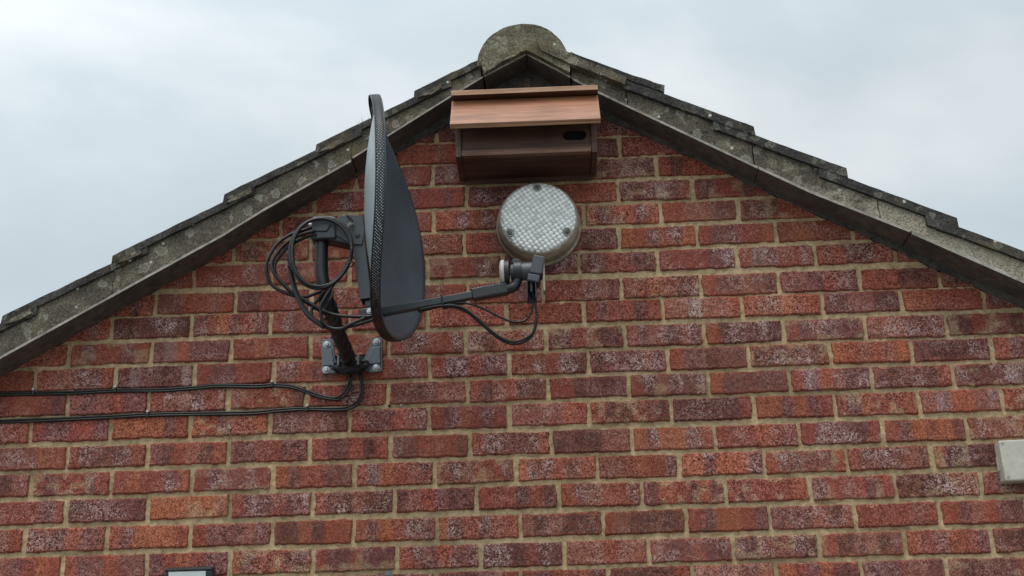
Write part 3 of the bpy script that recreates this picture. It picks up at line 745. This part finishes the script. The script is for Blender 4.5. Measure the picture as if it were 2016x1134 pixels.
# clump of cables, tape and sealant at the pole foot
bm = BM()
bmesh.ops.create_icosphere(bm, subdivisions=4, radius=1)
for v in bm.verts:
    d = v.co.copy(); n = noise.noise(d * 2.3) * .35 + noise.noise(d * 6) * .22
    v.co = Vector((d.x * .047, d.y * .020, d.z * .026)) * (1 + n) + Vector((-.788, -.028, .646))
for k in range(26):
    x = -.788 + random.uniform(-.042, .042); z = .636 + random.uniform(-.012, .01)
    tube(bm, [(x, -.02, z + .01), (x + random.uniform(-.004, .004), -.033, z - .004), (x + random.uniform(-.006, .006), -.03, z - .014)], [.002, .0014, .0006], 5)
obj('sealant', bm, M['tape'], dish, smooth=True)
# clamp at pole head, bridge to dish back
cl = BM()
prism(cl, [(-.841, .934), (-.838, .944), (-.79, .944), (-.775, .940), (-.775, .880), (-.841, .880)], -.392, -.332)
c0 = obj('clamp', cl, M['grey'], dish, bevel=.004)
cl = BM(); prism(cl, [(-.838, .900), (-.80, .898), (-.792, .908), (-.79, .918), (-.838, .918)], -.396, -.3925)
obj('pressing', cl, M['grey'], c0, bevel=.002)
cl = BM(); tube(cl, [(-.85, -.378, .926), (-.80, -.378, .926)], .0045, 10); obj('bolt', cl, M['zinc'], c0); cl = BM(); tube(cl, [(-.852, -.376, .889), (-.80, -.376, .889)], .0045, 10)
obj('bolt', cl, M['zinc'], c0)
cl = BM(); prism(cl, [(-.80, .879), (-.735, .862), (-.727, .868), (-.735, .900), (-.79, .900)], -.384, -.338)
obj('hinge', cl, M['pole'], dish, bevel=.004)
ch = BM()
prism(ch, [(-.775, .936), (-.768, .944), (-.735, .946), (-.706, .942), (-.700, .90), (-.706, .86), (-.735, .862), (-.775, .890)], -.388, -.384)
pb = obj('pivot_plate', ch, M['grey'], dish, bevel=.001); ch = BM()
prism(ch, [(-.775, .936), (-.768, .944), (-.735, .946), (-.706, .942), (-.700, .90), (-.706, .86), (-.735, .862), (-.775, .890)], -.338, -.334)
obj('pivot_plate', ch, M['grey'], dish, bevel=.001)
ch = BM(); lathe(ch, (-.736, -.388, .915), (0, -1, 0), [(0, .010), (.0015, .010), (.002, .0065), (.008, .006), (.009, 0)], 12)
obj('bolt', ch, M['screw'], pb)
ch = BM(); lathe(ch, (-.718, -.388, .886), (0, -1, 0), [(0, .0075), (.001, .0075), (.0015, .0045), (.003, .004), (.0032, 0)], 12)
obj('bolt', ch, M['pole'], pb)
ch = BM()
prism(ch, [(-.733, .872), (-.700, .874), (-.679, .712), (-.709, .709)], -.384, -.381)
prism(ch, [(-.733, .872), (-.700, .874), (-.679, .712), (-.709, .709)], -.341, -.338)
prism(ch, [(-.733, .872), (-.729, .873), (-.705, .709), (-.709, .709)], -.3808, -.3412)
obj('support_channel', ch, M['grey'], dish, bevel=.0012)
# feed arm
A0, A1 = Vector((-.690, -.365, .672)), Vector((-.400, -.372, .716))
ad = (A1 - A0).normalized(); aup = ad.cross(Vector((0, 1, 0))).normalized() * -1
if aup.z < 0: aup = -aup
asd = ad.cross(aup)
bm = BM(); orient_box(bm, (A0 + A1) / 2, ad, asd, aup, ((A1 - A0).length, .022, .0205))
arm = obj('feed_arm', bm, M['arm'], dish, bevel=.003)
bm = BM(); orient_box(bm, A0 + ad * -.002, ad, asd, aup, (.036, .032, .030)); orient_box(bm, A0 + ad * .012 + aup * .026, ad, asd, aup, (.03, .026, .02))
o = obj('arm_socket', bm, M['plastic'], dish, bevel=.003)
bm = BM(); lathe(bm, A0 + Vector((.006, -.0165, .004)), (0, -1, 0), [(0, .008), (.002, .008), (.0022, .005), (.006, .005), (.0065, 0)], 8); obj('bolt', bm, M['zinc'], o)
bm = BM(); T0 = A0 + ad * .195
orient_box(bm, T0, ad, asd, aup, (.0045, .027, .030)); orient_box(bm, T0 - aup * .016 + ad * .003, ad, asd, aup, (.012, .012, .012))
obj('cable_tie', bm, M['cable'], arm, bevel=.0015)
# feed holder: ribbed sleeve, curved neck, ring
B0 = A0 + ad * .272; B1 = A0 + ad * .365
bm = BM(); orient_box(bm, (B0 + B1) / 2 + aup * .001, ad, asd, aup, ((B1 - B0).length, .028, .029))
hold = obj('feed_holder', bm, M['plastic'], dish, bevel=.003)
bm = BM()
for k in range(11): orient_box(bm, B0 + ad * (.008 + k * .0078) + aup * .001, ad, asd, aup, (.0025, .0305, .0312))
tube(bm, catmull([B0 + ad * .018 + aup * .012, B0 + ad * .022 + aup * .018, B0 + ad * .028 + aup * .012], 4), .0015, 6)
obj('ribs', bm, M['plastic'], hold)
bm = BM(); C0 = catmull([B1 - ad * .006, B1 + ad * .016 + aup * .002, (-.306, -.374, .745), (-.297, -.374, .768), (-.300, -.374, .790)], 6)
tube(bm, C0, [.0145 - .003 * i / len(C0) for i in range(len(C0))], 12); obj('neck', bm, M['plastic'], hold, smooth=True)
ld = Vector((1, -.02, .0)).normalized(); LC = Vector((-.300, -.372, .773))
bm = BM(); lathe(bm, LC - ld * .012, ld, [(0, .021), (0, .0275), (.020, .0275), (.020, .021)], 28); box(bm, (-.316, -.380, .795), (-.296, -.362, .806))
obj('ring_clamp', bm, M['plastic'], hold, bevel=.001)
lnb = BM(); lathe(lnb, LC - ld * .020, ld, [(0, .0), (0, .020), (.020, .0225), (.062, .0245), (.070, .022), (.070, 0)], 28)
ln = obj('feed_body', lnb, M['lnbgrey'], dish, smooth=False, bevel=.001)
bm = BM(); lathe(bm, LC - ld * .024, ld, [(0, .018), (-.006, .030), (-.012, .0325), (-.014, .0325)], 32); lathe(bm, LC - ld * .038, ld, [(0, .0322), (.014, .0322)], 32)
obj('feed_shroud', bm, M['plastic'], ln, smooth=True)
bm = BM(); lathe(bm, LC - ld * .0381, ld, [(.002, .0322), (.002, .0335), (-.005, .0330), (-.009, .029), (-.0105, .02), (-.011, 0)], 40)
obj('feed_cap', bm, M['cap'], ln, smooth=True)
bm = BM(); hx = Vector((.22, 0, 1)).normalized(); hy = Vector((1, 0, -.22)).normalized()
orient_box(bm, (-.250, -.374, .782), hy, (0, 1, 0), hx, (.031, .050, .052)); h_ = obj('feed_housing', bm, M['lnbgrey'], ln, bevel=.004)
bm = BM(); orient_box(bm, (-.2615, -.374, .7455), hy, (0, 1, 0), hx, (.031, .053, .020)); obj('cover_lid', bm, M['lnbgrey'], ln, bevel=.003)
bm = BM(); box(bm, (-.280, -.397, .690), (-.277, -.352, .737)); box(bm, (-.258, -.397, .690), (-.255, -.352, .740)); box(bm, (-.277, -.355, .692), (-.258, -.352, .738)); obj('connector_cover', bm, M['plastic'], ln, bevel=.001)
bm = BM(); box(bm, (-.2375, -.392, .712), (-.232, -.356, .80)); obj('rear_plate', bm, M['bulk'], ln, bevel=.0015)
for yy in (-.384, -.366):
    bm = BM(); tube(bm, [(-.267, yy, .745), (-.267, yy, .712)], .0052, 6); obj('connector', bm, M['plastic'], ln)

# ------------------------------------------------------------------ cables
def cable(name, label, runs, r=.0037, grp='black coaxial cables'):
    o = None
    t0 = runs[0][0]
    bm = BM()
    for pts in runs: tube(bm, catmull(pts, 8), r, 8)
    o = obj(name, bm, M['cable'], smooth=True); tag(o, label, 'cable', grp); return o
Y = -.375
l1 = [(-.267, -.384, .715), (-.258, Y, .676), (-.256, Y, .647), (-.265, Y, .606), (-.285, Y, .584), (-.313, Y, .576), (-.34, Y, .583), (-.372, Y, .607), (-.408, Y, .643), (-.449, Y, .674), (-.499, Y, .684), (-.56, Y + .002, .676)]
l2 = [(-.267, -.366, .715), (-.266, Y, .688), (-.269, Y, .662), (-.286, Y, .639), (-.317, Y, .636), (-.35, Y, .650), (-.393, Y, .675), (-.432, Y, .690), (-.465, Y, .692), (-.499, Y, .686), (-.56, Y + .006, .674)]
l1b = [(x - .001, y - .004, z + (.0058 if 3 < i < 10 else .001)) for i, (x, y, z) in enumerate(l1)]
cable('coaxial_cable', 'black cable pair hanging in a loop under the feed at the arm tip', [l1, l2, l1b[2:]], .0031)
coil = []
for k, (cx, cz, rx, rz, y) in enumerate(((-.810, .832, .081, .103, -.410), (-.808, .830, .076, .097, -.417))):
    coil.append([(cx + rx * math.cos(a) + (rz * .03 * math.sin(2 * a + k)), y + .010 * math.sin(a * 1 + k), cz + rz * math.sin(a)) for a in [math.radians(200 - 30 * i) for i in range(13 + k)]])
LA = [(-.833, .914), (-.857, .907), (-.897, .894), (-.929, .867), (-.949, .827), (-.953, .8), (-.948, .773), (-.931, .749), (-.892, .728), (-.853, .719), (-.823, .725), (-.799, .737), (-.76, .775), (-.735, .82)]
LB = [(-.831, .898), (-.868, .889), (-.907, .865), (-.932, .83), (-.938, .809), (-.933, .787), (-.918, .766), (-.881, .729), (-.842, .703), (-.799, .675), (-.763, .661), (-.73, .656), (-.688, .654), (-.66, .66)]
LC_ = [(-.893, .84), (-.889, .807), (-.883, .771), (-.869, .726), (-.847, .681), (-.829, .658), (-.794, .631), (-.763, .626), (-.729, .632), (-.686, .642), (-.66, .652)]
LD = [(-.727, .84), (-.733, .81), (-.741, .784), (-.768, .749), (-.79, .709), (-.804, .681), (-.803, .664), (-.799, .644), (-.78, .625), (-.752, .62), (-.726, .630), (-.69, .645)]
LE = [(-.800, .73), (-.816, .709), (-.829, .692), (-.832, .67), (-.824, .654), (-.80, .64)]
LF = [(x * .998 - .004, z - .004) for x, z in LC_[:7]]
runs = coil
for q, y in ((LA, -.392), (LB, -.399), (LC_, -.400), (LD, -.415), (LE, -.396), (LF, -.404)):
    runs.append([(x, y + .004 * math.sin(i), z) for i, (x, z) in enumerate(q)])
runs.append([(x + .006, y + .006, z - .007) for x, y, z in runs[3][:10]])
co = cable('coaxial_cable', 'coil of black cable looped and tied around the dish pole head', runs, .0046)
for cx, cz, rt in ((-.737, .928, 45), (-.884, .795, 10), (-.733, .797, 150)):
    bm = BM(); a = math.radians(rt); R2 = Matrix.Rotation(a, 4, 'Y')
    pts = []
    for k in range(14):
        t_ = 2 * math.pi * k / 14; p = R2 @ Vector((math.cos(t_) * .011, 0, 0)); pts.append(Vector((cx, -.405 + math.sin(t_) * .013, cz)) + p)
    tube(bm, pts, .0017, 6, closed=True); tube(bm, [pts[0], pts[0] + R2 @ Vector((.012, -.003, .004))], .0012, 5)
    obj('cable_tie', bm, M['tape'], co)
W1 = [(-2.10, .607), (-1.787, .602), (-1.691, .600), (-1.575, .598), (-1.456, .600), (-1.326, .597), (-1.234, .600), (-1.158, .604), (-1.062, .599), (-1.009, .600), (-.956, .594), (-.91, .577), (-.871, .562), (-.833, .555), (-.811, .562), (-.796, .585), (-.791, .608), (-.792, .640)]
W2 = [(-2.10, .519), (-1.777, .521), (-1.587, .522), (-1.465, .524), (-1.359, .526), (-1.207, .524), (-1.059, .522), (-.983, .527), (-.908, .528), (-.832, .524), (-.795, .527), (-.769, .541), (-.758, .568), (-.760, .599), (-.767, .640)]
def twin(w, label, clips):
    k = len(w)
    a = [(x, -.0085 - (.006 if i > k - 5 else 0) - random.uniform(0, .0015), z + .0032) for i, (x, z) in enumerate(w)]
    b = [(x + (.005 if i > k - 6 else 0), -.0085 - (.006 if i > k - 5 else 0) - random.uniform(0, .0015), z - .0030 + random.uniform(-.0006, .0006)) for i, (x, z) in enumerate(w)]
    o = cable('coaxial_cable', label, [a, b], .0031)
    for x, z in clips:
        bm = BM(); box(bm, (x - .0035, -.0145, z - .008), (x + .0035, -.006, z + .010)); c = obj('cable_clip', bm, M['cable'], o, bevel=.0015)
        bm = BM(); lathe(bm, (x, -.0145, z + .009), (0, -1, 0), [(0, .0036), (.0015, .0036), (.002, 0)], 8); obj('nail', bm, M['clip'], c)
    return o
twin(W1, 'upper of two black cable runs clipped along the brick wall', [(-1.691, .602), (-1.457, .602), (-1.011, .602)])
twin(W2, 'lower of two black cable runs clipped along the brick wall', [(-1.359, .526), (-.909, .528), (-1.82, .521)])

# ------------------------------------------------------------------ nest box
nb = thing('nest_box', 'reddish-brown plywood bird nest box with an oval entrance hole under the gable apex', 'nest box', (-.274, 0, 1.215))
x0, x1, yb, yf, zb = -.476, -.071, -.006, -.166, 1.215
def ftop(y):   # underside of the sloping front lid
    return 1.279 + (y + .232) * (.123 / .080)
bm = BM()
for a, b_ in ((x0, x0 + .016), (x1 - .016, x1)):
    bm = BM()
    poly = [(yb, zb - .001), (yf - .001, zb - .001), (yf - .001, ftop(yf) - .006), (-.158, 1.386), (-.150, 1.400), (yb, 1.412)]
    A = [bm.verts.new((a, y, z)) for y, z in poly]; B = [bm.verts.new((b_, y, z)) for y, z in poly]
    bm.faces.new(A); bm.faces.new(B[::-1])
    for i in range(6): bm.faces.new((A[i], B[i], B[(i + 1) % 6], A[(i + 1) % 6]))
    obj('side_panel', bm, M['shadedwood'], nb, bevel=.0008)
# front with a real oval hole
HX, HZ, HW, HH = -.134, 1.2725, .034, .0165
fx0, fx1, fz0, fz1 = x0 + .0165, x1 - .0165, zb + .0200, ftop(yf) - .008
bm = BM(); n = 40
def hole_pt(a):
    c, s = math.cos(a), math.sin(a); r_ = HH
    return (HX + (HW - r_) * (1 if c > 0 else -1) + r_ * c, HZ + r_ * s)
def out_pt(a):
    c, s = math.cos(a), math.sin(a); t_ = 1e9
    if c > 1e-9: t_ = min(t_, (fx1 - HX) / c)
    if c < -1e-9: t_ = min(t_, (fx0 - HX) / c)
    if s > 1e-9: t_ = min(t_, (fz1 - HZ) / s)
    if s < -1e-9: t_ = min(t_, (fz0 - HZ) / s)
    return (HX + c * t_, HZ + s * t_)
angs = sorted([2 * math.pi * k / n + .01 for k in range(n)] + [math.atan2(z - HZ, x - HX) % (2 * math.pi) for x in (fx0, fx1) for z in (fz0, fz1)])
n = len(angs)
for y in (-.162, -.150):
    I = [bm.verts.new((hole_pt(a)[0], y, hole_pt(a)[1])) for a in angs]; O = [bm.verts.new((out_pt(a)[0], y, out_pt(a)[1])) for a in angs]
    for k in range(n): bm.faces.new((I[k], I[(k + 1) % n], O[(k + 1) % n], O[k]))
    if y == -.162: I1, O1 = I, O
for k in range(n):
    q = (k + 1) % n; bm.faces.new((I1[k], I1[q], I[q], I[k])); bm.faces.new((O1[k], O1[q], O[q], O[k]))
obj('front_panel', bm, M['shadedwood'], nb)
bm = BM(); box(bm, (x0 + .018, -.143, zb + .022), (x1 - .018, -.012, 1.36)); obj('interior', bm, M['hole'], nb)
bm = BM(); box(bm, (fx0, -.1655, zb + .0095), (fx1, -.149, zb + .0195)); box(bm, (fx0 + .002, -.1700, zb + .0002), (fx1 - .002, -.1495, zb + .0090)); obj('front_batten', bm, M['plydark'], nb, bevel=.001)
bm = BM(); box(bm, (fx0, -.1492, zb + .003), (fx1, yb, zb + .019)); obj('base', bm, M['shadedwood'], nb, bevel=.001)
bm = BM(); box(bm, (fx0, -.010, zb - .012), (fx1 - .0, -.0045, zb + .0025)); obj('back_panel', bm, M['shadedwood'], nb, bevel=.001)
# sloping lid, built in its own plane
lx0, lx1 = -.4865, -.0605
B_ = Vector((0, -.228, 1.272)); T_ = Vector((0, -.1415, 1.394)); dl = (T_ - B_); nl = Vector((0, -dl.z, dl.y)).normalized()
bm = BM(); P4 = [B_, B_ + nl * .016, T_ + nl * .016, T_]
A = [bm.verts.new((lx0 + (.0035 if i < 2 else 0) * -0, p.y, p.z)) for i, p in enumerate(P4)]; B = [bm.verts.new((lx1, p.y, p.z)) for p in P4]
bm.faces.new(A); bm.faces.new(B[::-1])
for i in range(4): bm.faces.new((A[i], B[i], B[(i + 1) % 4], A[(i + 1) % 4]))
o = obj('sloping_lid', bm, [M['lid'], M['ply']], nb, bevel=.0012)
for p in o.data.polygons:
    if p.normal.dot(dl.normalized()) < -.9: p.material_index = 1
bm = BM(); box(bm, (lx0 + .0005, -.186, 1.4035), (lx1 - .0005, yb, 1.4190), (Matrix.Rotation(math.radians(3), 3, 'X'), (0, -.186, 1.4035)))
o = obj('top_board', bm, [M['shadedwood'], M['ply']], nb, bevel=.001)
for p in o.data.polygons:
    if p.normal.y < -.9: p.material_index = 1
    if p.normal.z > .9: p.material_index = 0
for x in (-.295,):
    bm = BM(); box(bm, (x - .0015, -.1675, 1.308), (x + .0015, -.1622, 1.322)); obj('staple', bm, M['pole'], nb)

# ------------------------------------------------------------------ bulkhead light
bl = thing('bulkhead_light', 'round white prismatic wall light with a weathered brown rim and three screws', 'wall light', (-.246, 0, 1.054))
LX, LZ = -.2465, 1.054; ax = (0, -1, 0)
bm = BM(); lathe(bm, (LX, .0, LZ), ax, [(.004, .108), (.004, .1235), (.016, .1245), (.020, .1225), (.022, .118)], 72); obj('gasket_ring', bm, M['bulk'], bl, smooth=True)
bm = BM(); lathe(bm, (LX, .0, LZ), ax, [(.018, .1175), (.026, .1195), (.050, .1170), (.052, .1182), (.057, .1182), (.060, .1165), (.074, .1130), (.079, .1095), (.0795, .106)], 72)
b0 = obj('rim', bm, M['bulk'], bl, smooth=True)
bm = BM(); lathe(bm, (LX, .0, LZ), ax, [(.0765, .1085), (.0805, .1072), (.0832, .095), (.0850, .07), (.0862, .035), (.0866, 0)], 72); obj('lens', bm, M['lens'], bl, smooth=True)
for a in (90, 209, 329):
    sx, sz = LX + .0935 * math.cos(math.radians(a)), LZ + .0935 * math.sin(math.radians(a))
    bm = BM(); lathe(bm, (sx, -.0815, sz), ax, [(0, .0130), (.0042, .0126), (.0055, .0110), (.0035, .0088), (.0020, .0080)], 24); q = obj('screw_boss', bm, M['boss'], bl, smooth=True)
    bm = BM(); lathe(bm, (sx, -.0830, sz), ax, [(0, .0080), (.0012, .0066), (.0050, .0056), (.0058, .0028), (.0035, .0026), (.0033, 0)], 14); obj('screw', bm, M['screw'], q)

# ------------------------------------------------------------------ junction box
jb = thing('junction_box', 'pale grey square plastic junction box on the brick wall at the right', 'junction box', (1.04, 0, .31))
bm = BM(); box(bm, (.976, -.034, .2575), (1.086, -.002, .3655)); obj('body', bm, M['jbox'], jb, bevel=.006, seg=3)
bm = BM(); box(bm, (.9745, -.052, .2560), (1.0875, -.0345, .3670)); j = obj('lid', bm, M['jbox'], jb, bevel=.005, seg=3)
bm = BM(); box(bm, (.9725, -.022, .290), (.9762, -.010, .330)); obj('knockout', bm, M['jbox'], jb, bevel=.002)
for x in (.984, 1.078):
    for z in (.2655, .3575):
        bm = BM(); lathe(bm, (x, -.0512, z), ax, [(0, .0036), (.0012, .0036), (.0014, .0026), (.0004, .0022), (.0004, 0)], 14); obj('screw', bm, M['screw'], j)
jb.location.x -= .0085; jb.rotation_euler = (0, math.radians(-1.2), 0)

# ------------------------------------------------------------------ floodlight
fl = thing('floodlight', 'small black floodlight with a frosted glass front at the bottom edge', 'floodlight', (-1.19, 0, -0.012))
Rx = Matrix.Rotation(math.radians(14), 3, 'X'); pv = (-1.19, -.06, .088)
bm = BM()
for a, b_ in (((-1.255, -.098, .080), (-1.128, -.060, .0885)), ((-1.255, -.098, -.03), (-1.128, -.060, -.018)), ((-1.255, -.098, -.0175), (-1.2445, -.060, .0795)), ((-1.1455, -.098, -.0175), (-1.128, -.060, .0795)), ((-1.244, -.068, -.017), (-1.146, -.060, .079))):
    box(bm, a, b_, (Rx, pv))
obj('housing', bm, M['flood'], fl, bevel=.003)
bm = BM(); box(bm, (-1.2440, -.0965, .058), (-1.146, -.092, .0795), (Rx, pv)); obj('glass', bm, M['floodglass'], fl)
bm = BM(); box(bm, (-1.2440, -.0955, -.017), (-1.146, -.091, .0575), (Rx, pv)); obj('reflector', bm, M['floodinner'], fl)
bm = BM()
for k in range(7): box(bm, (-1.245 + k * .0175, -.059, -.02), (-1.242 + k * .0175, -.042, .08), (Rx, pv))
box(bm, (-1.21, -.045, .01), (-1.17, -.0065, .03)); obj('cooling_fins', bm, M['flood'], fl)
fl.location.z += .004

# ------------------------------------------------------------------ small fixings left in the wall
g = 'spare wall plugs in the mortar'
for x, z, lab, m in ((-.680, .531, 'small black wall plug in the mortar right of the lower cable', 'pole'), (-.647, .532, 'small grey nail head beside the black wall plug in the mortar', 'clip')):
    bm = BM(); lathe(bm, (x, .002, z), ax, [(0, .0040), (.0055, .0040), (.0065, .003), (.004, .0018), (.004, 0)], 10); tag(obj('wall_plug', bm, M[m]), lab, 'wall plug', g)
bm = BM(); box(bm, (-.686, -.016, .060), (-.670, -.0045, .072)); tube(bm, [(-.672, -.010, .066), (-.668, -.016, .052)], .003, 8)
tag(obj('cable_clip', bm, M['brkt'], bevel=.002), 'tiny grey clip on the brickwork at the bottom edge below the dish', 'clip')
